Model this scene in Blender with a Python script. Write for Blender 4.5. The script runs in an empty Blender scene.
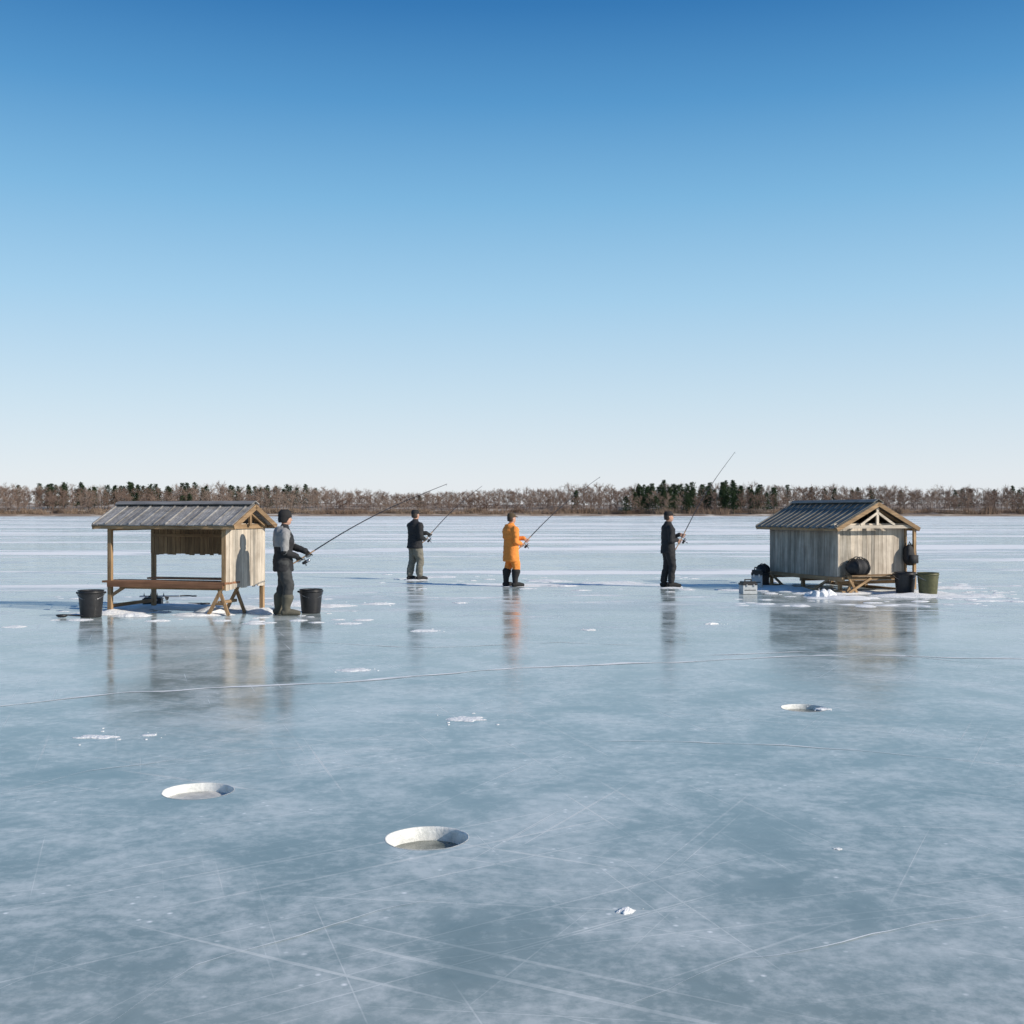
import bpy, bmesh, math, random
import numpy as np
from mathutils import Vector, Matrix, noise
random.seed(7); np.random.seed(7)
scene=bpy.context.scene
F=1150.0; H=1.75
def gp(px,py):
    d=F*H/(py-512.0); return ((px-512)/F*d, d)
def at(px,py,d):
    return Vector(((px-512)/F*d, d, H-(py-512)/F*d))

# ---------------------------------------------------------------- materials
class NT:
    def __init__(s,name):
        s.m=bpy.data.materials.new(name); s.m.use_nodes=True
        s.t=s.m.node_tree; s.b=s.t.nodes['Principled BSDF']
    def n(s,typ,**kw):
        nd=s.t.nodes.new(typ)
        for k,v in kw.items(): setattr(nd,k,v)
        return nd
    def l(s,a,b): s.t.links.new(a,b)
    def coord(s,kind='Object',scale=(1,1,1),rot=(0,0,0)):
        mp=s.n('ShaderNodeMapping'); mp.inputs['Scale'].default_value=scale
        g=s.n('ShaderNodeNewGeometry') if kind=='Pos' else s.n('ShaderNodeTexCoord')
        src=g.outputs['Position'] if kind=='Pos' else g.outputs[kind]
        if any(rot):
            m0=s.n('ShaderNodeMapping'); m0.inputs['Rotation'].default_value=rot; s.l(src,m0.inputs['Vector']); src=m0.outputs['Vector']
        s.l(src,mp.inputs['Vector'])
        return mp.outputs['Vector']
    def noise(s,vec,scale,detail=4,rough=.55,dist=0):
        nd=s.n('ShaderNodeTexNoise'); nd.inputs['Scale'].default_value=scale; nd.inputs['Detail'].default_value=detail
        nd.inputs['Roughness'].default_value=rough; nd.inputs['Distortion'].default_value=dist
        s.l(vec,nd.inputs['Vector']); return nd.outputs['Fac']
    def ramp(s,fac,stops):
        r=s.n('ShaderNodeValToRGB'); e=r.color_ramp.elements
        while len(e)<len(stops): e.new(.5)
        for i,(p,c) in enumerate(stops):
            e[i].position=p; e[i].color=(c,c,c,1) if not hasattr(c,'__len__') else (*c,1)
        s.l(fac,r.inputs['Fac']); return r.outputs['Color']
    def mix(s,fac,a,b,mode='MIX'):
        m=s.n('ShaderNodeMix',data_type='RGBA',blend_type=mode)
        for sock,v in ((m.inputs[0],fac),(m.inputs[6],a),(m.inputs[7],b)):
            if isinstance(v,(int,float)): sock.default_value=v if sock.type=='VALUE' else (v,v,v,1)
            elif isinstance(v,tuple): sock.default_value=(*v,1)
            else: s.l(v,sock)
        return m.outputs[2]
    def math(s,op,a,b=0.0,clamp=False):
        m=s.n('ShaderNodeMath',operation=op); m.use_clamp=clamp
        for i,v in enumerate((a,b)):
            if isinstance(v,(int,float)): m.inputs[i].default_value=v
            else: s.l(v,m.inputs[i])
        return m.outputs[0]
    def maprange(s,v,a,b,c=0.,d=1.):
        m=s.n('ShaderNodeMapRange'); m.clamp=True
        s.l(v,m.inputs[0])
        for i,x in enumerate((a,b,c,d)): m.inputs[i+1].default_value=x
        return m.outputs[0]
    def bump(s,h,strength=.3,dist=.01,prev=None):
        b=s.n('ShaderNodeBump'); b.inputs['Strength'].default_value=strength; b.inputs['Distance'].default_value=dist
        s.l(h,b.inputs['Height'])
        if prev is not None: s.l(prev,b.inputs['Normal'])
        return b.outputs['Normal']

def simple(name,col,rough=.7,var=.25,scale=12,bump=.2,metal=0,bd=.005):
    t=NT(name); v=t.coord('Object'); f=t.noise(v,scale,3,.6)
    a=tuple(c*(1-var) for c in col); b=tuple(min(1,c*(1+var)) for c in col)
    t.l(t.ramp(f,[(.3,a),(.7,b)]),t.b.inputs['Base Color'])
    t.b.inputs['Roughness'].default_value=rough; t.b.inputs['Metallic'].default_value=metal
    if bump>.06: t.l(t.bump(f,bump,bd),t.b.inputs['Normal'])
    return t.m

def wood(name,c1,c2,axis='z',rough=.8):
    t=NT(name); sc={'z':(30,30,1.6),'x':(1.6,30,30),'y':(30,1.6,30)}[axis]
    v=t.coord('Object',sc); g=t.noise(v,1.0,4,.65,.4)
    v2=t.coord('Object'); g2=t.noise(v2,3.5,3,.6)
    geo=t.n('ShaderNodeNewGeometry'); rnd=geo.outputs['Random Per Island']
    col=t.mix(t.ramp(g,[(.3,0.),(.7,1.)]),c1,c2)
    col=t.mix(.65,col,t.ramp(rnd,[(0,(.5,.48,.45)),(.5,(.9,.89,.87)),(1,(1.2,1.16,1.1))]),'MULTIPLY')
    col=t.mix(.5,col,t.ramp(g2,[(.3,(.5,.47,.43)),(.65,(1.1,1.1,1.1))]),'MULTIPLY')
    t.l(col,t.b.inputs['Base Color']); t.b.inputs['Roughness'].default_value=rough
    t.l(t.bump(g,.5,.006),t.b.inputs['Normal'])
    return t.m

W_gray={a:wood('weathered_plank_'+a,(.22,.20,.165),(.52,.475,.41),a) for a in 'xyz'}
W_pale={a:wood('pale_plank_'+a,(.42,.36,.29),(.78,.70,.59),a) for a in 'xyz'}
W_brown={a:wood('brown_timber_'+a,(.20,.125,.065),(.46,.31,.17),a) for a in 'xyz'}
W_red={a:wood('bench_timber_'+a,(.20,.09,.045),(.38,.19,.10),a) for a in 'xyz'}
W_roof={a:wood('roof_board_'+a,(.19,.185,.18),(.43,.425,.42),a,.5) for a in 'xyz'}
W_roofd={a:wood('roof_board_dark_'+a,(.10,.105,.095),(.25,.25,.23),a,.55) for a in 'xyz'}
M_black=simple('black_plastic',(.018,.018,.02),.45,.3,20,.05)
M_olive=simple('olive_plastic',(.085,.085,.035),.5,.3,20,.05)
M_grayp=simple('gray_plastic',(.45,.47,.48),.5,.15,20,.05)
M_metal=simple('steel',(.5,.5,.52),.35,.1,20,.02,1)
M_rod=simple('graphite_rod',(.03,.03,.035),.35,.2,10,0)
M_cork=simple('cork',(.35,.22,.12),.8,.2,60,.2)
M_blackcloth=simple('black_nylon',(.017,.018,.021),.75,.35,14,.4)

def snow_mat():
    t=NT('snow'); v=t.coord('Pos'); f=t.noise(v,6,5,.7)
    t.l(t.ramp(f,[(.3,(.70,.73,.75)),(.6,(.88,.88,.875))]),t.b.inputs['Base Color'])
    t.b.inputs['Roughness'].default_value=.75
    f2=t.noise(v,25,4,.7)
    t.l(t.bump(f2,.7,.03),t.b.inputs['Normal']); return t.m
M_snow=snow_mat()
def frost_mat(nm='frost_crust',k=1.0):
    t=NT(nm); v=t.coord('Pos'); f=t.noise(v,14,5,.75)
    t.l(t.ramp(f,[(.3,(.48*k,.50*k,.48*k)),(.6,(.78*k,.78*k,.75*k))]),t.b.inputs['Base Color'])
    t.b.inputs['Roughness'].default_value=.5
    t.l(t.bump(f,.6,.015),t.b.inputs['Normal']); return t.m
M_frost=frost_mat(); M_slush=frost_mat('slush',.72)
def crackmat():
    t=NT('crushed_ice'); v=t.coord('Pos'); f=t.noise(v,3,4,.7)
    t.l(t.ramp(f,[(.35,(.60,.64,.66)),(.60,(.88,.89,.89))]),t.b.inputs['Base Color'])
    t.b.inputs['Roughness'].default_value=.8; return t.m
M_crack=crackmat()
t=NT('hole_water'); t.b.inputs['Roughness'].default_value=.12; M_water=t.m
v=t.coord('Pos'); t.l(t.ramp(t.noise(v,12,4),[(.35,(.05,.065,.055)),(.7,(.20,.22,.195))]),t.b.inputs['Base Color'])

def ice_mat():
    t=NT('lake_ice'); v=t.coord('Pos')
    big=t.noise(v,.20,3,.6,.5); mid=t.noise(v,1.2,5,.68,.4); fine=t.noise(v,11,4,.7)
    m=t.math('ADD',t.math('MULTIPLY',big,.5),t.math('MULTIPLY',mid,.5))
    sep=t.n('ShaderNodeSeparateXYZ'); g=t.n('ShaderNodeNewGeometry'); t.l(g.outputs['Position'],sep.inputs[0])
    col=t.ramp(m,[(.36,(.185,.245,.245)),(.5,(.285,.345,.345)),(.64,(.45,.50,.495))])
    fr=t.ramp(t.math('MULTIPLY',mid,fine),[(.20,0.),(.36,.55)])
    col=t.mix(fr,col,(.63,.66,.655))
    scr=None
    for ang,sc,th,st in ((.5,(.22,20,1),.665,.42),(-.62,(.18,26,1),.665,.38),(1.25,(.28,24,1),.68,.34),(-1.1,(.25,34,1),.675,.36),(.12,(.16,30,1),.675,.34),(-.28,(.2,44,1),.67,.30)):
        vv=t.coord('Pos',sc,(0,0,ang)); ns=t.noise(vv,1.0,2.0,.5,.35)
        r=t.ramp(ns,[(th,0.),(th+.04,st)])
        scr=r if scr is None else t.mix(1.0,scr,r,'LIGHTEN')
    scr=t.mix(1.0,scr,t.ramp(mid,[(.38,.30),(.60,1.)]),'MULTIPLY')
    col=t.mix(scr,col,(.78,.80,.80))
    vp=t.n('ShaderNodeTexVoronoi'); vp.inputs['Scale'].default_value=9; t.l(v,vp.inputs['Vector'])
    sp=t.math('MULTIPLY',t.ramp(vp.outputs['Distance'],[(.04,1.),(.14,0.)]),t.ramp(mid,[(.48,0.),(.58,.95)]))
    col=t.mix(sp,col,(.82,.84,.84))
    vs=t.coord('Pos',(.022,.14,1)); s1=t.noise(vs,1.0,5,.70,.4)
    far=t.maprange(sep.outputs['Y'],26,90,0,.05)
    s1=t.math('ADD',s1,far)
    near=t.maprange(sep.outputs['Y'],19,28,0,1)
    sn=t.math('MULTIPLY',t.ramp(s1,[(.535,0.),(.575,1.)]),near)
    vs2=t.coord('Pos',(.30,.9,1)); s2=t.noise(vs2,1.0,5,.72,.3)
    camp=t.math('MULTIPLY',t.maprange(sep.outputs['Y'],16,21,0,1),t.maprange(sep.outputs['Y'],24,32,1,.6))
    sn2=t.math('MULTIPLY',t.ramp(s2,[(.54,0.),(.64,.9)]),camp)
    sn=t.math('MAXIMUM',sn,sn2)
    col=t.mix(sn,col,(.90,.90,.895))
    t.l(col,t.b.inputs['Base Color'])
    ro=t.math('ADD',t.ramp(mid,[(.3,.09),(.7,.22)]),t.math('MULTIPLY',t.math('MAXIMUM',sn,scr),.5))
    t.l(ro,t.b.inputs['Roughness']); t.b.inputs['IOR'].default_value=1.33
    hb=t.noise(v,2.2,5,.62)
    t.l(t.bump(hb,.12,.025),t.b.inputs['Normal']); return t.m
M_ice=ice_mat()

# ---------------------------------------------------------------- mesh builder
class MB:
    def __init__(s): s.v=[]; s.f=[]; s.m=[]; s.mats=[]
    def mi(s,mat):
        if mat not in s.mats: s.mats.append(mat)
        return s.mats.index(mat)
    def add(s,vs,fs,mat):
        o=len(s.v); s.v+= [tuple(p) for p in vs]; k=s.mi(mat)
        for f in fs: s.f.append(tuple(i+o for i in f)); s.m.append(k)
    def box(s,c,size,mat,fr=None):
        c=Vector(c); fr=fr or (Vector((1,0,0)),Vector((0,1,0)),Vector((0,0,1)))
        vs=[c+fr[0]*(x*size[0]/2)+fr[1]*(y*size[1]/2)+fr[2]*(z*size[2]/2) for x in(-1,1) for y in(-1,1) for z in(-1,1)]
        fs=[(0,1,3,2),(4,6,7,5),(0,4,5,1),(2,3,7,6),(0,2,6,4),(1,5,7,3)]
        s.add(vs,fs,mat)
    def beam(s,a,b,w,h,mat,up=(0,0,1)):
        a=Vector(a); b=Vector(b); d=(b-a); L=d.length; d.normalize(); up=Vector(up)
        if abs(d.dot(up))>.95: up=Vector((0,1,0))
        sd=up.cross(d).normalized(); u2=d.cross(sd).normalized()
        s.box((a+b)/2,(L,w,h),mat,(d,sd,u2))
    def tube(s,pts,rad,mat,n=10):
        vs,fs=tube_geo(pts,rad,n); s.add(vs,fs,mat)
    def lathe(s,prof,mat,n=32,c=(0,0,0)):
        vs=[];fs=[]
        for r,z in prof:
            for i in range(n):
                a=2*math.pi*i/n; vs.append((c[0]+r*math.cos(a),c[1]+r*math.sin(a),c[2]+z))
        k=len(prof)
        for j in range(k-1):
            for i in range(n): fs.append((j*n+i,j*n+(i+1)%n,(j+1)*n+(i+1)%n,(j+1)*n+i))
        s.add(vs,fs,mat)
    def obj(s,name,parent=None,smooth=False,loc=(0,0,0),rz=0,bevel=0):
        me=bpy.data.meshes.new(name); me.from_pydata(s.v,[],s.f)
        for m in s.mats: me.materials.append(m)
        me.polygons.foreach_set('material_index',s.m)
        if smooth: me.polygons.foreach_set('use_smooth',[True]*len(s.f))
        bm=bmesh.new(); bm.from_mesh(me); bmesh.ops.recalc_face_normals(bm,faces=bm.faces); bm.to_mesh(me); bm.free()
        me.update()
        o=bpy.data.objects.new(name,me); scene.collection.objects.link(o)
        o.location=loc; o.rotation_euler=(0,0,rz)
        if parent: o.parent=parent
        if bevel:
            b=o.modifiers.new('bevel','BEVEL'); b.width=bevel; b.segments=2; b.limit_method='ANGLE'
        return o

def frame_dir(d):
    d=d.normalized(); ref=(Vector((0,0,1)) if abs(d.z)<.9 else Vector((1,0,0)))
    u=ref.cross(d).normalized(); v=d.cross(u).normalized(); return u,v
def tube_geo(pts,rad,n=10):
    pts=[Vector(p) for p in pts]; vs=[];fs=[]
    rings=[]
    K=len(pts); u=None
    for i,p in enumerate(pts):
        d=(pts[min(i+1,K-1)]-pts[max(i-1,0)]).normalized()
        if u is None: u,v=frame_dir(d)
        else:
            u=(u-d*u.dot(d)).normalized(); v=d.cross(u).normalized()
        rings.append((p,d,u.copy(),v.copy(),rad[i]))
    p,d,u_,v_,r=rings[0]; pre=[(p-d*r*math.sin(a),d,u_,v_,r*math.cos(a)) for a in (1.45,1.1,.7,.35)]
    p,d,u_,v_,r=rings[-1]; post=[(p+d*r*math.sin(a),d,u_,v_,r*math.cos(a)) for a in (.35,.7,1.1,1.45)]
    rings=pre+rings+post
    for p,d,u_,v_,r in rings:
        for k in range(n):
            a=2*math.pi*k/n; vs.append(p+u_*(r*math.cos(a))+v_*(r*math.sin(a)))
    R=len(rings)
    for j in range(R-1):
        for k in range(n): fs.append((j*n+k,j*n+(k+1)%n,(j+1)*n+(k+1)%n,(j+1)*n+k))
    fs.append(tuple(range(n))[::-1]); fs.append(tuple((R-1)*n+k for k in range(n)))
    return vs,fs

def empty(name,loc,rz=0):
    e=bpy.data.objects.new(name,None); scene.collection.objects.link(e); e.location=loc; e.rotation_euler=(0,0,rz); e.empty_display_size=.2
    return e
# ---------------------------------------------------------------- ice, holes
holes=[(427,838,.44),(198,791,.43),(804,708,.40)]
holes=[(gp(a,b)[0],gp(a,b)[1],w/2) for a,b,w in holes]
bm=bmesh.new()
def loop(pts):
    vs=[bm.verts.new(p) for p in pts]
    for i in range(len(vs)): bm.edges.new((vs[i],vs[(i+1)%len(vs)]))
    return vs
NH=72
def hr(i,j,r):
    a=2*math.pi*j/NH
    return r*(1+.014*math.sin(2*a+i*2)+.008*math.sin(5*a+i)), a
loop([(-12,1,0),(12,1,0),(12,16,0),(-12,16,0)])
for i,(x,y,r) in enumerate(holes):
    loop([(x+hr(i,j,r)[0]*math.cos(hr(i,j,r)[1]),y+hr(i,j,r)[0]*math.sin(hr(i,j,r)[1]),0) for j in range(NH)])
bmesh.ops.triangle_fill(bm,use_beauty=True,edges=bm.edges[:],normal=(0,0,1))
bm.verts.ensure_lookup_table()
iv=bm.verts[:4]
ov=[bm.verts.new(p) for p in ((-3000,-200,0),(3000,-200,0),(3000,3000,0),(-3000,3000,0))]
for i in range(4): bm.faces.new((ov[i],ov[(i+1)%4],iv[(i+1)%4],iv[i]))
bmesh.ops.recalc_face_normals(bm,faces=bm.faces)
me=bpy.data.meshes.new('lake_ice'); bm.to_mesh(me); bm.free()
if me.polygons[0].normal.z<0: me.flip_normals()
me.materials.append(M_ice); o=bpy.data.objects.new('lake_ice',me); scene.collection.objects.link(o)

for i,(x,y,r) in enumerate(holes):
    mb=MB(); vs=[];fs=[]
    prof=[(1.03,.001),(1.012,.002),(.995,.0),(.975,-.012),(.955,-.035),(.94,-.06),(.92,-.16),(.9,-.4)]
    for (k,z) in prof:
        for j in range(NH):
            rr,a=hr(i,j,r); w=noise.noise(Vector((math.cos(a)*3+i*9,math.sin(a)*3,z*20)))
            kk=k+w*.015
            vs.append((rr*kk*math.cos(a),rr*kk*math.sin(a),z))
    for q in range(len(prof)-1):
        for j in range(NH): fs.append((q*NH+j,q*NH+(j+1)%NH,(q+1)*NH+(j+1)%NH,(q+1)*NH+j))
    mb.add(vs,fs,M_frost)
    dz=[-.072,-.05,-.04][i]
    mb.add([(r*.99*math.cos(2*math.pi*j/NH),r*.99*math.sin(2*math.pi*j/NH),dz) for j in range(NH)],[tuple(range(NH))],M_water if i!=1 else M_slush)
    mb.obj('ice_fishing_hole',smooth=True,loc=(x,y,0))

# ---------------------------------------------------------------- snow
def mound(mb,cx,cy,rx,ry,h,seed,mat=M_snow,nr=9,na=40,rot=0):
    vs=[(cx,cy,h)];fs=[]
    for i in range(1,nr+1):
        t_=i/nr
        for j in range(na):
            a=2*math.pi*j/na
            rr=1+.55*noise.fractal(Vector((math.cos(a)*1.6+seed,math.sin(a)*1.6,seed*.7)),1,2,4)
            X=rx*rr*t_*math.cos(a); Y=ry*rr*t_*math.sin(a)
            z=h*(1-t_**2)**.8*(1+.8*noise.noise(Vector((X*3+seed,Y*3,seed)))+(.5*noise.noise(Vector((X*9+seed,Y*9,seed))) if h>.1 else 0))
            vs.append((cx+X,cy+Y,max(z,.004) if i<nr else -.004))
    for j in range(na): fs.append((0,1+j,1+(j+1)%na))
    for i in range(nr-1):
        for j in range(na): fs.append((1+i*na+j,1+(i+1)*na+j,1+(i+1)*na+(j+1)%na,1+i*na+(j+1)%na))
    mb.add(vs,fs,mat)
def site(name,blobs,extra=None):
    mb=MB()
    for k,(px,py,w,asp,h) in enumerate(blobs):
        x,y=gp(px,py); rx=w/2/F*y
        mound(mb,x,y,rx,rx*asp,h,k*3.7+len(blobs))
    if extra:
        for k in range(extra[4]):
            px=random.uniform(extra[0],extra[1]); py=random.uniform(extra[2],extra[3]); x,y=gp(px,py)
            r=random.uniform(.03,.16); mound(mb,x,y,r*1.4,r,r*.12,k*1.7,nr=4,na=14)
    mb.obj(name,smooth=True)
site('snow_patch',[(180,607,170,.45,.035),(120,612,70,.6,.05),(235,611,70,.8,.06),(266,612,40,1,.07),(330,606,50,.7,.03),(95,614,50,.7,.03),(200,615,60,.5,.04),(290,604,60,1,.03),(215,613,34,.7,.09),(130,616,40,.5,.04)],(40,370,597,624,70))
site('snow_patch',[(870,592,150,.5,.05),(800,588,90,.8,.06),(920,596,90,.5,.05),(780,590,60,.8,.05),(845,598,70,.6,.05),(960,596,90,.5,.03),(950,588,60,.8,.03),(990,601,50,.4,.02),(740,590,50,.6,.02),(819,597,20,.8,.20),(829,597,18,.8,.15),(811,596,16,.8,.10)],(720,1020,582,607,100))
site('snow_patch',[(545,581,45,1,.03),(562,586,30,.7,.03),(610,583,60,.8,.02),(520,586,40,.8,.015),(670,588,26,.8,.02),(415,580,26,1,.02),(440,577,40,1,.02)],(380,700,574,592,45))
for px,py,w,asp,h in [(468,719,36,.75,.008),(355,670,34,.7,.01),(423,631,28,.6,.02),(589,630,16,.7,.02),(711,624,14,.7,.02),(626,911,17,1.1,.014),(95,737,46,.35,.006),(838,849,7,.8,.006),(822,709,16,.8,.006),(380,604,30,.8,.02),(460,603,16,.8,.02),(14,627,22,.7,.02),(150,735,14,.8,.005)]:
    mb=MB(); x,y=gp(px,py); rx=w/2/F*y; mound(mb,x,y,rx,rx*asp,h,px*.13)
    for k in range(7):
        r=rx*random.uniform(.04,.14); mound(mb,x+random.gauss(0,rx*1.0),y+random.gauss(0,rx*.8),r,r,r*.3,k+px,nr=3,na=10)
    mb.obj('snow_clump',smooth=True)
mb=MB()
def crack(pxs,w0,seed):
    pts=[]
    for (a,b) in zip(pxs[:-1],pxs[1:]):
        A=gp(*a);B=gp(*b); L=math.hypot(B[0]-A[0],B[1]-A[1]); n=max(6,int(L/.08))
        for i in range(n): t_=i/n; pts.append((A[0]+(B[0]-A[0])*t_,A[1]+(B[1]-A[1])*t_))
    vs=[];fs=[]
    for i,(x,y) in enumerate(pts):
        wob=noise.fractal(Vector((x*.8+seed,y*.8,0)),1,2,4)*.13
        w=w0*(.25+1.9*abs(noise.noise(Vector((x*1.7,y*1.7,seed)))))
        e=min(i,len(pts)-1-i); w*=min(1,.1+e/12)
        vs+=[(x,y+wob-w,.003),(x,y+wob+w,.003)]
    for i in range(len(pts)-1):
        a=i*2; fs+=[(a,a+2,a+3,a+1)]
    mb.add(vs,fs,M_crack)
crack([(-60,713),(130,692),(330,683),(520,668),(700,661),(840,655),(1100,661)],.05,1)
crack([(690,655),(800,652),(900,655),(980,664)],.03,5)
crack([(560,740),(700,742),(860,752),(1060,768)],.007,9)
crack([(-30,800),(90,770),(240,752),(330,748)],.006,12)
crack([(620,1010),(740,960),(900,925),(1060,905)],.004,15)
crack([(80,1040),(200,960),(380,905),(520,880)],.004,18)
crack([(250,640),(430,648),(560,642),(650,646)],.016,21)
o=mb.obj('ice_crack')
if o.data.polygons[0].normal.z<0: o.data.flip_normals()
# ---------------------------------------------------------------- sheds
def slope_frame(s,half,drop):
    ey=Vector((0,s*half,-drop)).normalized(); ex=Vector((1,0,0)); ez=ex.cross(ey)
    if ez.z<0: ez=-ez
    return ex,ey,ez
def roof(par,x0,x1,yc,half,zr,ze,mats,trim,name='roof'):
    mb=MB(); L=math.hypot(half,zr-ze)
    for s in(-1,1):
        fr=slope_frame(s,half,zr-ze); c=Vector(((x0+x1)/2,yc+s*half/2,(zr+ze)/2))
        mb.box(c-fr[2]*.012,(x1-x0-.02,L-.01,.014),mats['y'],fr)
        x=x0
        k=0
        while x<x1-.02:
            w=min(random.uniform(.10,.14),x1-x)
            ll=L+random.uniform(0,.035)
            mb.box(Vector((x+w/2,yc+s*half/2,(zr+ze)/2))+fr[1]*((ll-L)/2)+fr[2]*(.009+random.uniform(0,.007)),(w-.006,ll,.018),mats['y'],fr)
            if k%2==0: mb.box(Vector((x,yc+s*half/2,(zr+ze)/2))+fr[2]*.03,(.025,L,.018),mats['y'],fr)
            x+=w;k+=1
        mb.box(Vector(((x0+x1)/2,yc+s*.06,zr+.02))+fr[2]*.024,(x1-x0+.02,.13,.014),mats['x'],fr)
    mb.obj(name,par)
    tb=MB()
    for s in(-1,1):
        fr=slope_frame(s,half,zr-ze)
        for xx in (x0-.012,x1+.012):
            tb.box(Vector((xx,yc+s*half/2,(zr+ze)/2))-fr[2]*.03,(.024,L+.02,.085),trim['y'],fr)
        tb.box(Vector(((x0+x1)/2,yc+s*(half-.015),ze-.035)),(x1-x0-.004,.022,.055),trim['x'])
        for xx in np.linspace(x0+.25,x1-.25,5):
            tb.box(Vector((xx,yc+s*half*.48,(zr+ze)/2))-fr[2]*.05,(.04,L*.92,.055),trim['y'],fr)
    tb.box((( x0+x1)/2,yc,zr-.07),(x1-x0-.05,.04,.09),trim['x'])
    tb.obj('roof_trim',par)
def planks(mb,p0,p1,z0,z1,th,mats,pw=.11,jit=.02,gap=.005,ztop=None):
    p0=Vector((p0[0],p0[1],0));p1=Vector((p1[0],p1[1],0)); d=(p1-p0);L=d.length;d.normalize(); nrm=Vector((0,0,1)).cross(d)
    x=0
    while x<L-.02:
        w=min(random.uniform(pw*.8,pw*1.2),L-x); zb=z0-random.uniform(0,jit)
        zt=ztop(x+w/2) if ztop else z1
        m=mats if not isinstance(mats,list) else random.choice(mats)
        c=p0+d*(x+w/2)+nrm*random.uniform(-.003,.003); c.z=(zb+zt)/2
        mb.box(c,(w-gap,th,zt-zb),m['z'],(d,nrm,Vector((0,0,1)))); x+=w

fx,fy=-4.85,19.40; RZ=math.radians(-15)
S=empty('ice_fishing_shelter',(fx,fy,0),RZ)
LX=2.2; D=1.35
roof(S,-LX-.27,.22,D/2,D/2+.11,1.87,1.52,W_roof,W_brown)
mb=MB()
for x,y in((-LX,0),(-LX,D),(0,D)):
    mb.box((x,y,.76),(.07,.07,1.52),W_brown['z'])
mb.box((0.0,0,.98),(.075,.07,1.10),W_brown['z'])
mb.box((-LX/2,0,1.50),(LX+.1,.05,.09),W_brown['x']); mb.box((-LX/2,D,1.49),(LX+.1,.05,.09),W_brown['x'])
mb.box((-LX,D/2,1.465),(.05,D,.08),W_brown['y'])
mb.box((0.06,D/2,1.50),(.035,D+.1,.08),W_brown['y']); mb.box((.12,D/2,1.66),(.035,.07,.30),W_brown['z'])
mb.beam((.125,.16,1.52),(.125,D/2,1.74),.03,.045,W_brown['y']); mb.beam((.125,D-.16,1.52),(.125,D/2,1.74),.03,.045,W_brown['y'])
for y in(-.02,.55):
    mb.beam((-.02,y,.50),(-.27,y-.05,0.),.055,.05,W_brown['z']); mb.beam((-.12,y+.01,.50),(.06,y+.05,0.),.055,.05,W_brown['z'])
mb.box((-.09,.26,.22),(.04,.6,.05),W_brown['y'])
mb.beam((-.18,-.04,.2),(.02,-.04,.2),.04,.045,W_brown['x'])
mb.beam((-LX,.0,.12),(-LX,D,.12),.04,.06,W_brown['y'])
mb.beam((-LX+.02,.0,.30),(-LX+.35,.02,.50),.04,.05,W_brown['x'])
mb.obj('frame',S)
mb=MB()
for k in range(4): mb.box((-LX/2-.03,-.02+k*.135,.545+random.uniform(-.003,.003)),(LX+.16,.125,.035),W_red['x'])
mb.box((-LX/2,-.07,.495),(LX+.02,.03,.075),W_red['x']); mb.box((-LX/2,.5,.49),(LX,.03,.07),W_red['x'])
mb.box((-LX/2,.22,.44),(LX-.1,.06,.06),W_brown['x'])
for x in(-1.75,-1.1,-.5): mb.box((x,.22,.51),(.06,.52,.03),W_brown['y'])
for k in range(2): mb.box((-LX/2,D-.10-k*.14,.545),(LX-.1,.13,.03),W_red['x'])
mb.obj('bench_seat',S)
mb=MB(); planks(mb,(.035,-.03),(.035,D+.03),.46,1.55,.022,[W_pale,W_gray,W_pale],.105,.04)
for z in(.62,1.30): mb.box((.0,D/2,z),(.04,D-.08,.07),W_brown['y'])
mb.obj('end_wall',S)
mb=MB(); planks(mb,(-LX-.03,D-.045),(.0,D-.045),.99,1.50,.02,[W_brown],.09,.03,.008); 
mb.box((-LX/2,D-.07,1.32),(LX,.03,.05),W_brown['x'])
mb.obj('back_valance',S)

R=empty('ice_fishing_hut',(7.03,24.80,0),math.radians(-72))
LX=2.8; D=1.7
roof(R,-LX-.30,.25,D/2,D/2+.2,1.95,1.40,W_roofd,W_brown)
mb=MB()
planks(mb,(0,0),(0,D),.36,1.46,.024,[W_pale,W_pale,W_gray],.10,.03)
planks(mb,(-LX,0),(-.02,0),.34,1.44,.024,[W_gray],.115,.04)
planks(mb,(-LX,D),(-.02,D),.34,1.44,.024,[W_gray],.12,.04)
planks(mb,(-LX,0.02),(-LX,D-.02),.36,1.50,.024,[W_gray],.12,.03,ztop=lambda x:1.44+.48*(1-abs(x-.85)/.85))
mb.obj('plank_walls',R)
mb=MB()
mb.box((.022,-.005,.90),(.05,.05,1.08),W_pale['z']); mb.box((.022,D,.90),(.05,.05,1.08),W_brown['z'])
mb.box((.20,D+.10,.74),(.06,.06,1.36),W_brown['z'])
mb.box((.03,D/2,1.465),(.05,D+.25,.07),W_pale['y'])
mb.box((.20,D/2,1.43),(.04,D+.34,.07),W_pale['y'])
mb.box((.20,D/2,1.66),(.04,.06,.39),W_pale['z'])
mb.beam((.21,.42,1.47),(.21,D/2,1.74),.035,.05,W_pale['y']); mb.beam((.21,D-.42,1.47),(.21,D/2,1.74),.035,.05,W_pale['y'])
mb.obj('gable_truss',R)
mb=MB()
mb.box((-LX/2,D/2,.335),(LX-.03,D-.03,.03),W_gray['x'])
for y in(.0,D): mb.box((-LX/2+.05,y,.30),(LX+.3,.07,.09),W_brown['x'])
for x in(-LX,-LX/2,0): mb.box((x,D/2,.225),(.07,D+.1,.07),W_brown['y'])
for x in(-LX+.03,-LX/2,.04):
    for y in(.02,D-.02): mb.box((x,y,.10),(.07,.07,.21),W_brown['z'])
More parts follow.
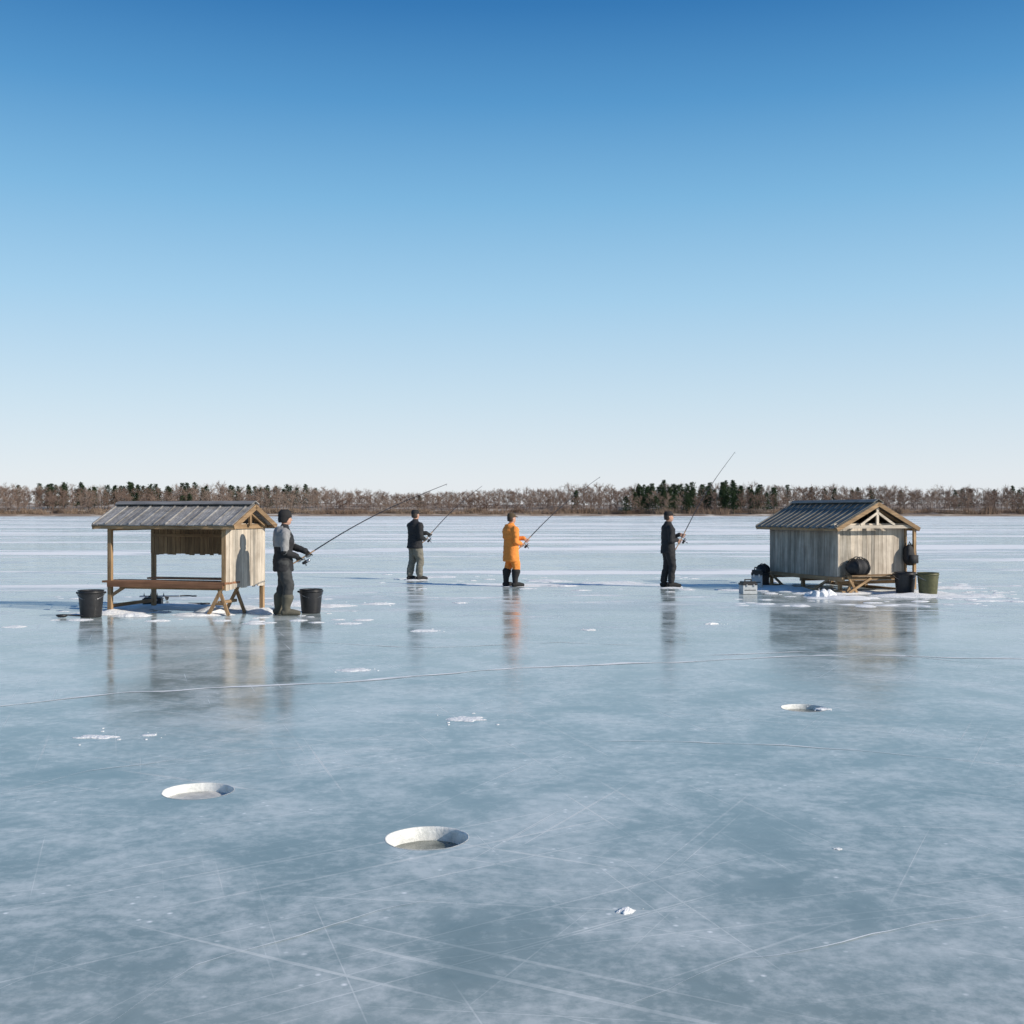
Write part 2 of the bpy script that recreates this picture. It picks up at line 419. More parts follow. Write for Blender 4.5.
mb.beam((-LX+.1,-.03,.28),(-LX+.65,-.03,.02),.04,.05,W_brown['x']); mb.beam((-.9,-.03,.02),(-.3,-.03,.28),.04,.05,W_brown['x'])
for y in(-.02,D+.02): mb.box((-LX/2,y,.03),(LX+.5,.08,.06),W_brown['x'])
for k in range(2): mb.box((.17+k*.13,D/2+.08,.385),(.12,D-.05,.03),W_brown['y'])
mb.box((.27,D/2+.08,.32),(.03,D-.1,.07),W_brown['y'])
for y in(.18,1.55):
    mb.beam((.22,y-.12,0),(.22,y+.1,.37),.045,.05,W_brown['z']); mb.beam((.26,y+.12,0),(.26,y-.1,.37),.045,.05,W_brown['z'])
mb.beam((.3,.06,.02),(.3,.62,.33),.04,.05,W_brown['y'])
mb.obj('base_and_bench',R)

# ---------------------------------------------------------------- buckets and gear
def bucket(px,py,hpx,wpx,mat,bail=.9):
    x,y=gp(px,py); h=hpx/F*y; r=wpx/2/F*y
    mb=MB()
    mb.lathe([(.0,.004),(r*.80,.004),(r*.82,.02),(r*.97,h*.86),(r*.97,h*.9),(r*1.04,h*.9),(r*1.04,h*.93),(r*.98,h*.94),(r*.985,h*.985),(r*1.03,h*.985),(r*1.03,h),(r*.95,h),(r*.93,h*.9),(r*.78,.03),(0,.03)],mat)
    pts=[(r*1.05*math.cos(a),r*.25+ -abs(math.sin(a))*r*1.15,h*.9-math.sin(a)*h*.28*bail) for a in np.linspace(0,math.pi,17)]
    mb.tube(pts,[.006]*17,M_metal,6)
    for s in(-1,1): mb.tube([(s*r*1.0,r*.2,h*.9),(s*r*1.08,r*.2,h*.9)],[.018,.018],mat,8)
    return mb.obj('bucket',smooth=True,loc=(x,y,0),rz=random.uniform(-.5,.5))
bucket(91,617,27,25,M_black); bucket(311,613,24,23,M_black)
bucket(905,594,22,21,M_black); bucket(928,595.5,23,21,M_olive)
def tackle_box(px,py,w,h,d,mbody,mlid,rz,name='tackle_box'):
    x,y=gp(px,py); mb=MB()
    mb.box((0,0,h*.33),(w,d,h*.62),mbody); mb.box((0,0,h*.72),(w*1.04,d*1.06,h*.14),mlid)
    mb.box((0,0,h*.85),(w*.9,d*.85,h*.12),mlid)
    for s in(-1,1):
        mb.box((s*w*.25,-d*.54,h*.62),(.03,.015,h*.16),M_metal); mb.box((s*w*.22,0,h*.95),(.02,.03,h*.12),mlid)
    mb.box((0,0,h*1.03),(w*.5,.03,.025),mlid)
    mb.box((0,-d*.51,h*.3),(w*.8,.01,h*.05),mlid)
    return mb.obj(name,loc=(x,y,0),rz=rz,bevel=.01)
tackle_box(748,594,.32,.30,.24,M_grayp,M_black,.2)
tackle_box(757,588,.24,.46,.22,M_grayp,M_black,-.3)
tackle_box(153,605,.34,.16,.2,M_black,M_black,.1)
def gear_bag(loc,L,r,rz,name='gear_bag',rx=1.0):
    mb=MB(); n=18
    vs=[];fs=[]; K=15
    for i in range(K):
        t_=i/(K-1); X=-L/2+L*t_; rr=r*(1-abs(2*t_-1)**3.2*.75)*(1+.05*math.sin(i*1.9))
        for k in range(n):
            a=2*math.pi*k/n; z=rr*math.sin(a)*.85; 
            vs.append((X,rr*rx*math.cos(a)*(1+.1*noise.noise(Vector((X*8,a,1)))),max(z,-r*.7)+r*.7))
    for i in range(K-1):
        for k in range(n): fs.append((i*n+k,i*n+(k+1)%n,(i+1)*n+(k+1)%n,(i+1)*n+k))
    fs.append(tuple(range(n))); fs.append(tuple((K-1)*n+k for k in range(n)))
    mb.add(vs,fs,M_blackcloth)
    for s in(-1,1):
        mb.tube([(X,s*r*.3,1.45*r+.3*r*math.sin((X/(L*.22)+1)/2*math.pi)) for X in np.linspace(-L*.22,L*.22,9)],[.012]*9,M_black,6)
        mb.tube([(s*L*.24,r*rx*1.03*math.cos(a),r*.7+r*.9*math.sin(a)) for a in np.linspace(-.5,math.pi+.5,12)],[.010]*12,M_black,6)
    return mb.obj(name,smooth=True,loc=loc,rz=rz)
p=at(860,580,24.6); gear_bag((p.x,24.72,.40),.54,.22,math.radians(18))
x,y=gp(768,587); gear_bag((x-.05,y+.3,.30),.34,.13,.7)
mb=MB(); mb.box((0,0,.14),(.28,.22,.28),M_black); mb.box((0,0,.30),(.3,.24,.04),M_black); mb.obj('tackle_box',loc=(x-.08,y+.3,0.0),rz=.3,bevel=.012)
def backpack(loc,rz):
    mb=MB(); vs=[];fs=[];n=20;K=12
    for i in range(K):
        t_=i/(K-1); z=.46*t_; rr=(1-abs(2*t_-1)**4*.6)*(1-.15*t_)
        for k in range(n):
            a=2*math.pi*k/n; c=math.cos(a);s_=math.sin(a)
            vs.append((.15*rr*math.copysign(abs(c)**.6,c),.10*rr*math.copysign(abs(s_)**.6,s_),z))
    for i in range(K-1):
        for k in range(n): fs.append((i*n+k,i*n+(k+1)%n,(i+1)*n+(k+1)%n,(i+1)*n+k))
    fs.append(tuple(range(n))); fs.append(tuple((K-1)*n+k for k in range(n)))
    mb.add(vs,fs,M_blackcloth); mb.box((0,-.115,.14),(.2,.06,.18),M_blackcloth)
    for s in(-.07,.07): mb.tube([(s,.09,.05),(s,.15,.2),(s,.13,.35),(s,.06,.47)],[.015]*4,M_black,6)
    mb.tube([(-.03,.02,.45),(0,.02,.52),(.03,.02,.45)],[.01]*3,M_black,6)
    mb.obj('backpack',smooth=True,loc=loc,rz=rz)
p=at(911,568,25.15); backpack((p.x,25.2,.58),.4)
def scoop(px,py,rz):
    x,y=gp(px,py); mb=MB()
    mb.lathe([(.0,.012),(.06,.014),(.085,.03),(.10,.055),(.09,.055),(.075,.035),(.0,.022)],M_black,24)
    mb.tube([(.09,0,.05),(.2,0,.04),(.42,0,.03)],[.012,.012,.016],M_black,8)
    mb.obj('ice_scoop',smooth=True,loc=(x,y,0),rz=rz)
scoop(62,618,.1); scoop(205,606,2.6)
def auger(px,py,rz):
    x,y=gp(px,py); mb=MB()
    mb.tube([(0,0,.09),(.75,0,.09)],[.016,.016],M_metal,8)
    vs=[];fs=[];N=70
    for i in range(N):
        a=i/N*8*math.pi; X=.05+.5*i/N
        vs+= [(X,.016*math.cos(a),.09+.016*math.sin(a)),(X,.085*math.cos(a),.09+.085*math.sin(a))]
    for i in range(N-1): fs.append((2*i,2*i+1,2*i+3,2*i+2))
    mb.add(vs,fs,M_black)
    mb.tube([(.75,0,.09),(.80,.1,.09),(.95,.1,.09),(1.0,0,.09),(1.08,0,.09)],[.014]*5,M_black,8)
    mb.obj('ice_auger',smooth=True,loc=(x,y,0),rz=rz)
auger(140,601,.1)
# ---------------------------------------------------------------- people
def dense_path(pts,rad,st=.03):
    P=[];Rr=[]
    pts=[Vector(p) for p in pts]; K=len(pts)
    for i in range(K-1):
        n=max(1,int((pts[i+1]-pts[i]).length/st))
        p0=pts[max(i-1,0)];p1=pts[i];p2=pts[i+1];p3=pts[min(i+2,K-1)]
        for k in range(n):
            t_=k/n
            q=0.5*((2*p1)+(p2-p0)*t_+(2*p0-5*p1+4*p2-p3)*t_*t_+(3*p1-p0-3*p2+p3)*t_**3)
            q=q.lerp(p1.lerp(p2,t_),.4)
            P.append(q); Rr.append(rad[i]+(rad[i+1]-rad[i])*t_)
    P.append(pts[-1]);Rr.append(rad[-1]); return P,Rr
class SDF:
    """body grown as one continuous skin: rounded limbs / elliptical sections blended on a grid"""
    def __init__(s,lo,hi,vx):
        s.lo=np.array(lo);s.vx=vx;s.n=np.ceil((np.array(hi)-s.lo)/vx).astype(int)+1
        s.fields={}
        s.ax=[s.lo[i]+vx*np.arange(s.n[i]) for i in range(3)]
    def _put(s,label,lo,hi,fn,k):
        if label not in s.fields: s.fields[label]=np.full(s.n,.2,np.float32)
        i0=[max(0,int((lo[a]-.05-s.lo[a])/s.vx)) for a in range(3)]; i1=[min(s.n[a],int((hi[a]+.05-s.lo[a])/s.vx)+2) for a in range(3)]
        if any(i1[a]<=i0[a] for a in range(3)): return
        sl=tuple(slice(i0[a],i1[a]) for a in range(3))
        X,Y,Z=np.meshgrid(*[s.ax[a][i0[a]:i1[a]] for a in range(3)],indexing='ij')
        d=fn(X,Y,Z); c=s.fields[label][sl]
        h=np.clip(.5+.5*(c-d)/k,0,1); s.fields[label][sl]=c*(1-h)+d*h-k*h*(1-h)
    def tube(s,pts,rad,label,k=.012,rot=None,st=.03):
        P,R=dense_path(pts,rad,st)
        if rot: P=rot(P)
        P=np.array([tuple(p) for p in P]);R=np.array(R)
        lo=P.min(0)-R.max();hi=P.max(0)+R.max()
        def fn(X,Y,Z):
            best=np.full(X.shape,1.,np.float32)
            for i in range(len(P)-1):
                a=P[i];b=P[i+1]-a;L2=b@b+1e-12
                t_=np.clip(((X-a[0])*b[0]+(Y-a[1])*b[1]+(Z-a[2])*b[2])/L2,0,1)
                d=np.sqrt((X-a[0]-b[0]*t_)**2+(Y-a[1]-b[1]*t_)**2+(Z-a[2]-b[2]*t_)**2)-(R[i]+(R[i+1]-R[i])*t_)
                best=np.minimum(best,d)
            return best
        s._put(label,lo,hi,fn,k)
    def rings(s,rings,label,k=.012,piv=None,ang=0):
        r=np.array(rings); z=r[:,2]
        m=max(r[:,3].max(),r[:,4].max()); lo=[r[:,0].min()-m-.05,-m-.05,z[0]];hi=[r[:,0].max()+m+.05,m+.05,z[-1]]
        def fn(X,Y,Z):
            if piv is not None:
                c,s_=math.cos(ang),math.sin(ang); x=piv+(X-piv)*c+Y*s_; y=-(X-piv)*s_+Y*c; X,Y=x,y
            cx=np.interp(Z,z,r[:,0]);rx=np.interp(Z,z,r[:,3]);ry=np.interp(Z,z,r[:,4])
            d=(np.sqrt(((X-cx)/rx)**2+(Y/ry)**2)-1)*np.minimum(rx,ry)
            dz=np.maximum(z[0]-Z,Z-z[-1])+.006
            return np.maximum(d,dz)
        s._put(label,lo,hi,fn,k)
    def mesh(s,order):
        A=np.stack([s.fields.get(l,np.full(s.n,.2,np.float32)) for l in order]); lab=A.argmin(0); f=A.min(0)
        nx,ny,nz=s.n; neg=f<0
        c=[(i,j,k) for i in(0,1) for j in(0,1) for k in(0,1)]
        def sub(arr,o): return arr[o[0]:nx-1+o[0],o[1]:ny-1+o[1],o[2]:nz-1+o[2]]
        cnt=sum(sub(neg,o).astype(int) for o in c); act=(cnt>0)&(cnt<8)
        idx=-np.ones(act.shape,int); ids=np.argwhere(act); idx[act]=np.arange(len(ids))
        acc=np.zeros((len(ids),3));num=np.zeros(len(ids))
        for a in range(8):
            for b in range(a+1,8):
                oa,ob=c[a],c[b]
                if sum(abs(oa[q]-ob[q]) for q in range(3))!=1: continue
                va=f[ids[:,0]+oa[0],ids[:,1]+oa[1],ids[:,2]+oa[2]];vb=f[ids[:,0]+ob[0],ids[:,1]+ob[1],ids[:,2]+ob[2]]
                m=(va<0)!=(vb<0); t_=np.where(m,va/np.where(m,va-vb,1),0)
                p=np.array(oa)[None]+t_[:,None]*(np.array(ob)-np.array(oa))[None]
                acc+=p*m[:,None];num+=m
        V=s.lo+s.vx*(ids+acc/num[:,None])
        Fs=[]
        for ax in range(3):
            u,w=[(1,2),(2,0),(0,1)][ax]
            o=[0,0,0];o[ax]=1
            n0=neg[:nx-o[0],:ny-o[1],:nz-o[2]];n1=neg[o[0]:,o[1]:,o[2]:]
            e=np.argwhere(n0!=n1); e=e[(e[:,u]>0)&(e[:,w]>0)&(e[:,u]<s.n[u]-1)&(e[:,w]<s.n[w]-1)]
            fl=n0[e[:,0],e[:,1],e[:,2]]
            q=[]
            for du,dw in((-1,-1),(0,-1),(0,0),(-1,0)):
                t_=e.copy();t_[:,u]+=du;t_[:,w]+=dw;q.append(idx[t_[:,0],t_[:,1],t_[:,2]])
            q=np.stack(q,1); q[~fl]=q[~fl][:,::-1]; Fs.append(q)
        Fs=np.concatenate(Fs); cen=V[Fs].mean(1)
        g=np.clip(np.round((cen-s.lo)/s.vx).astype(int),0,s.n-1)
        return V,Fs,lab[g[:,0],g[:,1],g[:,2]]

def person(px,py,yaw,tip_px,tip_py,tip_dd,cols,hem=.78,boot=.30,hat='beanie',bulk=1.0,height=1.77,stance=.12,gripz=.95,gripx=.27,lean=0,headyaw=0,seed=0,hood=False):
    wx,wy=gp(px,py); s=height/1.77
    base=empty('angler',(wx,wy,0),yaw)
    Mw=Matrix.Translation((wx,wy,0))@Matrix.Rotation(yaw,4,'Z')
    Mi=Mw.inverted()
    G1=Vector((gripx,-.06,gripz))
    tipw=at(tip_px,tip_py,wy+tip_dd); tip=Mi@tipw
    G1s=G1*s
    r=(tip-G1s).normalized()
    G2=G1+r*.17
    B=SDF((-.34,-.42,-.03),(.62,.42,1.86),.0095)
    T=lambda pts,rad,label,k=.012: B.tube(pts,rad,label,k)
    RG=lambda rings,label,k=.012: B.rings(rings,label,k)
    L=lambda x,z: x+lean*(z-.9)
    b=bulk; tall=boot>=.2
    for sd in(-1,1):
        st=stance*sd; fo=.06*sd*(-1)+0.02
        T([(fo-.075,st,.055),(fo,st,.06),(fo+.09,st+.01*sd,.052),(fo+.17,st+.02*sd,.042)],[.052,.058,.053,.040],'boots')
        T([(fo-.09,st,.02),(fo+.02,st,.02),(fo+.18,st+.02*sd,.02)],[.022,.026,.022],'boots')
        if tall:
            T([(fo-.03,st,.07),(fo-.03,st,boot*.6),(fo-.01,st,boot)],[.060,.074,.090*b],'boots')
            T([(0,sd*.085,.90),(.03,sd*.10,.70),(fo*.6+.035,st*.98,.50),(fo*.9-.005,st,boot+.03)],[.115*b,.102*b,.082*b,.072*b],'pants',.006)
        else:
            T([(fo-.03,st,.07),(fo-.03,st,boot)],[.054,.056],'boots')
            T([(0,sd*.085,.90),(.03,sd*.10,.70),(fo*.6+.03,st*.98,.50),(fo*.8-.01,st,.32),(fo-.03,st,.165)],[.115*b,.102*b,.080*b,.074*b,.072*b],'pants',.006)
    RG([(0,0,.78,.10,.15),(0,0,.86,.125*b,.175*b),(0,0,.98,.12*b,.165*b),(L(0,1.05),0,1.05,.12*b,.16*b)],'pants')
    RG([(0,0,hem,.150*b,.192*b),(0,0,hem+.03,.155*b,.196*b),(0,0,.95,.142*b,.184*b),(L(0,1.08),0,1.08,.135*b,.176*b),(L(.01,1.25),0,1.25,.148*b,.188*b),(L(.0,1.36),0,1.36,.140*b,.19*b),(L(-.01,1.43),0,1.43,.115*b,.155*b),(L(-.01,1.475),0,1.475,.085*b,.11*b),(L(0,1.52),0,1.52,.072,.078),(L(.005,1.545),0,1.545,.066,.07)],'jacket')
    if hood: 
        T([(L(-.04,1.5),-.075,1.475),(L(-.09,1.5),-.045,1.46),(L(-.11,1.5),0,1.455),(L(-.09,1.5),.045,1.46),(L(-.04,1.5),.075,1.475)],[.038,.046,.05,.046,.038],'hood',.03)
        RG([(L(-.02,1.3),0,1.16,.138*b,.186*b),(L(-.015,1.4),0,1.34,.15*b,.20*b),(L(-.02,1.4),0,1.43,.125*b,.17*b),(L(-.02,1.4),0,1.48,.10,.12)],'hood',.03)
    hx=L(.015,1.6)
    T([(L(0,1.45),0,1.45),(hx,0,1.57)],[.057,.054],'skin')
    cy,sy=math.cos(headyaw),math.sin(headyaw)
    def rot(vs): return [Vector((hx+(v.x-hx)*cy-v.y*sy,(v.x-hx)*sy+v.y*cy,v.z)) for v in vs]
    def RH(rings,label): B.rings(rings,label,.008,hx,headyaw)
    def TH(pts,rad,label): B.tube(pts,rad,label,.006,rot,.012)
    RH([(hx+.035,0,1.525,.035,.03),(hx+.025,0,1.545,.066,.050),(hx+.015,0,1.575,.086,.068),(hx+.008,0,1.61,.096,.076),(hx+.003,0,1.65,.100,.080),(hx,0,1.69,.090,.072),(hx-.003,0,1.72,.075,.06),(hx-.003,0,1.735,.045,.04)],'skin')
    TH([(hx+.097,0,1.648),(hx+.110,0,1.625),(hx+.114,0,1.612)],[.008,.012,.014],'skin')
    TH([(hx+.090,-.02,1.578),(hx+.095,0,1.58),(hx+.090,.02,1.578)],[.008,.009,.008],'lips')
    for sd in(-1,1):
        if hat!='beanie': TH([(hx-.008,sd*.081,1.655),(hx-.014,sd*.089,1.64),(hx-.006,sd*.083,1.612)],[.012,.014,.010],'skin')
        TH([(hx+.082,sd*.032,1.662),(hx+.090,sd*.022,1.664)],[.012,.010],'skin')
    if hat=='beanie':
        RH([(hx-.035,0,1.565,.078,.076),(hx-.03,0,1.61,.092,.092),(hx-.015,0,1.66,.108,.096)],'hat')
        RH([(hx-.002,0,1.652,.116,.097),(hx-.006,0,1.70,.118,.098),(hx-.006,0,1.74,.108,.09),(hx-.008,0,1.775,.085,.072),(hx-.01,0,1.80,.045,.04)],'hat')
    elif hat=='cap':
        RH([(hx-.004,0,1.672,.110,.091),(hx-.004,0,1.72,.109,.090),(hx-.006,0,1.76,.090,.076),(hx-.008,0,1.785,.05,.045)],'hat')
        for yy in(-.045,-.015,.015,.045): TH([(hx+.08,yy,1.69),(hx+.13,yy,1.687),(hx+.168-abs(yy)*.5,yy,1.678)],[.012,.011,.009],'hat')
        RH([(hx-.045,0,1.57,.055,.068),(hx-.038,0,1.60,.068,.080),(hx-.028,0,1.64,.082,.087),(hx-.024,0,1.685,.09,.089)],'hair')
    hands=[]
    for sd,G in((-1,G1),(1,G2)):
        sh=Vector((L(0,1.4),sd*.185*b,1.375))
        n0=(sh-G).normalized(); n0=(n0*.5+Vector((-.9,sd*.35,-.25))).normalized()
        n0=(n0-r*n0.dot(r)).normalized()
        w=G+n0*.105
        ul,fl=.29,.26; dv=w-sh; dl=min(dv.length,ul+fl-.01); dn=dv.normalized()
        a=(ul*ul-fl*fl+dl*dl)/(2*dl); h=math.sqrt(max(ul*ul-a*a,0))
        pole=Vector((-.5,sd*.45,-1)); pole=(pole-dn*pole.dot(dn)).normalized()
        el=sh+dn*a+pole*h
        T([(L(0,1.4),sd*.10,1.375),sh,sh.lerp(el,.5),el],[.072*b,.070*b,.062*b,.056*b],'jacket' if not hood else 'hood',.035)
        T([el,el.lerp(w,.5),el.lerp(w,.93)],[.056*b,.050*b,.043*b],'sleeve')
        hands.append((G,w,-n0))
    order=['jacket','pants','boots','skin','hat','hair','sleeve','hood','lips']
    V,Fs,mi=B.mesh(order)
    nm=bpy.data.meshes.new('body')
    vl=np.full(len(V),3); 
    for q in range(4): vl[Fs[:,q]]=mi
    nm.from_pydata(V.tolist(),[],Fs.tolist())
    for k in order: nm.materials.append(cols[k])
    nm.polygons.foreach_set('material_index',mi.tolist()); nm.polygons.foreach_set('use_smooth',[True]*len(mi)); nm.update()
    nrm=np.array([tuple(v.normal) for v in nm.vertices])
    disp=np.array([noise.fractal(Vector((p[0]*8+seed,p[1]*8+p[2]*4,p[2]*11)),1,2,3)*.012 if l in(0,1,6,7) else 0. for p,l in zip(V,vl)])
    V=(V+nrm*disp[:,None])*s
    nm.vertices.foreach_set('co',V.ravel()); nm.update()
    bo=bpy.data.objects.new('body',nm); scene.collection.objects.link(bo); bo.parent=base
    mb=MB()
    for sd in(-1,1):
        c=Vector((hx+.090,sd*.031,1.652)); c=rot([c])[0]*s
        mb.tube([c,c+Vector((.003*cy,.003*sy,0))],[.010*s,.009*s],M_black,8)
    mb.obj('eyes',base,smooth=True)
    mb=MB()
    for hi,(G,w,n0) in enumerate(hands):
        G=G*s;w=w*s; bdir=r.cross(n0).normalized()
        if hi==1: bdir=-bdir
        kn=G-n0*.030
        for t_ in np.linspace(-.024,.024,4): mb.tube([w+r*t_*.6,w.lerp(kn,.5)+r*t_,kn+r*t_*1.15],[.019,.018,.014],cols['glove'],8)
        for i,(so,ln) in enumerate(((.034,.92),(.011,1.0),(-.012,.95),(-.034,.8))):
            c=G+r*so; pts=[]
            for th in np.linspace(0,3.9*ln,8): pts.append(c+(-n0*math.cos(th)+bdir*math.sin(th))*.023)
            mb.tube([kn+r*so]+pts[1:],[.0105,.0105,.010,.0098,.0095,.009,.0085,.008],cols['glove'],8)
        pts=[w.lerp(kn,.45)+r*.03]+[G+r*(.048+.004*k)+(-n0*math.cos(th)-bdir*math.sin(th))*.024 for k,th in enumerate(np.linspace(.5,2.4,5))]
        mb.tube(pts,[.013,.013,.012,.0115,.011,.0095],cols['glove'],8)
    mb.obj('hands',base,smooth=True)
    G=G1s; Lr=(tip-G).length; mb=MB()
    Gw=Mw@G; rw=(tipw-Gw).normalized(); 
    up=Vector((0,0,1)); up=(up-rw*up.dot(rw)).normalized(); sidev=rw.cross(up)
    P=lambda q,h=0,sv=0: Gw+rw*q+up*h+sidev*sv
    bend=lambda q: .04*Lr*math.sin(max(q,0)/Lr*math.pi)*.8
    qs=np.linspace(.30,Lr,16)
    mb.tube([P(q,bend(q)) for q in qs],[.011-.0068*((q-.3)/(Lr-.3)) for q in qs],M_rod,8)
    mb.tube([P(-.22),P(-.1),P(.30,bend(.3))],[.014,.011,.012],M_cork,10)
    mb.tube([P(-.25),P(-.22)],[.017,.017],M_rod,10)
    for q in np.linspace(.5,Lr-.02,6):
        c=P(q,bend(q)-.016); mb.tube([c+up*.012*math.sin(a)+sidev*.012*math.cos(a) for a in np.linspace(0,2*math.pi,9)],[.0018]*9,M_metal,5)
    mb.tube([P(.085,0),P(.085,-.035),P(.08,-.06)],[.008,.007,.012],M_black,8)
    mb.tube([P(.04,-.075),P(.09,-.075)],[.026,.028],M_black,14); mb.tube([P(.105,-.075),P(.14,-.075)],[.024,.026],M_metal,14)
    mb.tube([P(.07,-.075,.02),P(.07,-.075,.075),P(.07,-.11,.08),P(.07,-.125,.10)],[.006,.006,.006,.012],M_black,8)
    mb.tube([P(.14,-.075,.035),P(.165,-.06,.02),P(.165,-.09,-.02),P(.14,-.075,-.035)],[.003]*4,M_metal,6)
    mb.obj('fishing_rod',smooth=True)
    return base

M_skin=simple('skin',(.48,.28,.20),.55,.1,30,.05); M_lips=simple('lips',(.35,.14,.11),.5,.1,30,.05)
M_hair=simple('dark_hair',(.04,.028,.02),.7,.3,60,.3)
def cl(n,c,v=.18): return simple(n,c,.85,v,9,.5)
C_black=cl('black_jacket',(.016,.017,.020)); C_black2=cl('black_trousers',(.018,.018,.020)); C_char=cl('charcoal_trousers',(.042,.044,.045))
C_gray=cl('gray_jacket',(.26,.26,.26)); C_khaki=cl('khaki_trousers',(.17,.16,.13)); C_orange=cl('orange_rain_suit',(.74,.25,.045),.1)
C_boot=cl('rubber_boot',(.015,.015,.016)); C_bootg=cl('olive_boot',(.09,.085,.065)); C_cap=cl('brown_cap',(.06,.042,.022)); C_bhat=cl('black_knit',(.012,.012,.013))
def cols(j,p,b,hat,sl=None,hood=None,gl=None): return dict(jacket=j,pants=p,boots=b,skin=M_skin,hat=hat,hair=M_hair,sleeve=sl or j,hood=hood or j,lips=M_lips,glove=gl or C_boot)
person(283,615,math.radians(14),447,484,.3,cols(C_black,C_char,C_bootg,C_bhat,sl=C_black,hood=C_gray),hem=.74,boot=.30,hat='beanie',bulk=1.14,height=1.77,gripz=.93,hood=True,seed=1,lean=.03,headyaw=.25)
person(415,580,math.radians(40),482,486,.6,cols(C_black,C_khaki,C_boot,C_bhat),hem=.80,boot=.14,hat='cap',bulk=1.2,height=1.80,gripz=1.0,seed=2,headyaw=.2)
person(511,586.5,math.radians(28),600,477,.5,cols(C_orange,C_orange,C_boot,C_cap,gl=M_skin),hem=.60,boot=.36,hat='cap',bulk=1.2,height=1.72,gripz=.98,seed=3,hood=True,headyaw=.1)
person(668,587,math.radians(12),735,452,.5,cols(C_black,C_black2,C_boot,C_bhat,gl=M_skin),hem=.78,boot=.14,hat='cap',bulk=1.1,height=1.76,gripz=1.05,seed=4,stance=.09)
# ---------------------------------------------------------------- far shore
def mesh_np(name,V,Fc,mat):
    me=bpy.data.meshes.new(name)
    me.from_pydata(V.tolist(),[],Fc.tolist()); me.materials.append(mat); me.update(); return me
def shore_y(x): return 478+10*math.sin(x/90.+1)+6*math.sin(x/37.)
gx=np.linspace(-1600,1600,321); prof=[(-3,-.3),(0,.25),(3,.6),(8,.9),(20,1.6),(45,3.0),(70,4.5),(150,6.0),(500,8),(1500,9)]
V=[];Fc=[]
for x in gx:
    for dy,z in prof:
        V.append((x,shore_y(x)+dy,z*(1+.35*noise.noise(Vector((x*.03,dy*.02,0))))))
n=len(prof)
for i in range(len(gx)-1):
    for j in range(n-1):
        a=i*n+j; Fc+=[(a,a+n,a+n+1),(a,a+n+1,a+1)]
t=NT('shore_ground'); v=t.coord('Pos'); f=t.noise(v,.08,6,.6)
t.l(t.ramp(f,[(.35,(.20,.15,.115)),(.52,(.30,.235,.18)),(.64,(.62,.57,.50))]),t.b.inputs['Base Color']); t.b.inputs['Roughness'].default_value=.9
o=bpy.data.objects.new('shore_bank',mesh_np('shore_bank',np.array(V),np.array(Fc),t.m)); scene.collection.objects.link(o)

def tri_strip(P0,P1,w0,w1,rng):
    d=P1-P0; r_=rng.normal(size=3); s=np.array([d[1]*r_[2]-d[2]*r_[1],d[2]*r_[0]-d[0]*r_[2],d[0]*r_[1]-d[1]*r_[0]]); s=s/(math.sqrt(s@s)+1e-9)
    return [P0-s*w0,P0+s*w0,P1+s*w1, P0-s*w0,P1+s*w1,P1-s*w1]
def bare_tree(rng,h=12.):
    T=[]; lean=rng.normal(0,.03,2)
    def trunk(z): return np.array([lean[0]*z,lean[1]*z,z])
    for k in range(2):
        T+=tri_strip(trunk(0),trunk(h*.55),.12,.08,rng); T+=tri_strip(trunk(h*.55),trunk(h*.92),.08,.03,rng)
    nl=16
    for i in range(nl):
        z=h*rng.uniform(.12,.8); a=rng.uniform(0,2*math.pi); L=h*rng.uniform(.2,.36)*(1.1-.5*z/h); el=rng.uniform(.5,1.15)
        d=np.array([math.cos(a)*math.cos(el),math.sin(a)*math.cos(el),math.sin(el)]); P0=trunk(z);P1=P0+d*L
        T+=tri_strip(P0,P1,.05,.025,rng)
        for j in range(8):
            t_=rng.uniform(.2,1); Q=P0+d*L*t_; dd=d+rng.normal(0,.5,3); dd[2]=abs(dd[2])*.8+.2; dd/=math.sqrt(dd@dd); L2=rng.uniform(.8,2.0)
            T+=tri_strip(Q,Q+dd*L2,.03,.018,rng)
            for q in range(7):
                u=Q+dd*L2*rng.uniform(.3,1); d3=dd+rng.normal(0,.6,3); d3/=math.sqrt(d3@d3); T+=tri_strip(u,u+d3*rng.uniform(.5,1.3),.026,.012,rng)
    return np.array(T)
def pine(rng,h=13.):
    T=[]
    for k in range(3): T+=tri_strip(np.zeros(3),np.array([0,0,h*.96]),.16,.04,rng)
    z=h*rng.uniform(.12,.28)
    while z<h*.98:
        r=(1-z/h)**.55*h*.27*rng.uniform(.7,1.25)+.3
        for k in range(8):
            a=rng.uniform(0,2*math.pi); rr=r*rng.uniform(.6,1.15); tipp=np.array([math.cos(a)*rr,math.sin(a)*rr,z+rng.uniform(-.2,.35)])
            for q in range(9):
                c=tipp*np.array([1,1,0])*rng.uniform(.25,1)+np.array([0,0,tipp[2]])+rng.normal(0,.18,3)
                d=rng.normal(0,1,3); d[2]*=.4; d/=math.sqrt(d@d); e=rng.normal(0,1,3); e[2]*=.5; e/=math.sqrt(e@e)
                s_=rng.uniform(.3,.65); T+=[c,c+d*s_,c+e*s_]
        z+=rng.uniform(.3,.6)
    return np.array(T)
def shrub(rng,h=3.):
    T=[]
    for i in range(400):
        a=rng.uniform(0,2*math.pi); P0=np.array([rng.normal(0,2.2),rng.normal(0,1.5),0]); el=rng.uniform(.7,1.5)
        P1=P0+np.array([math.cos(a)*math.cos(el),math.sin(a)*math.cos(el),math.sin(el)])*h*rng.uniform(.3,1); T+=tri_strip(P0,P1,.045,.02,rng)
    return np.array(T)
rng=np.random.default_rng(3)
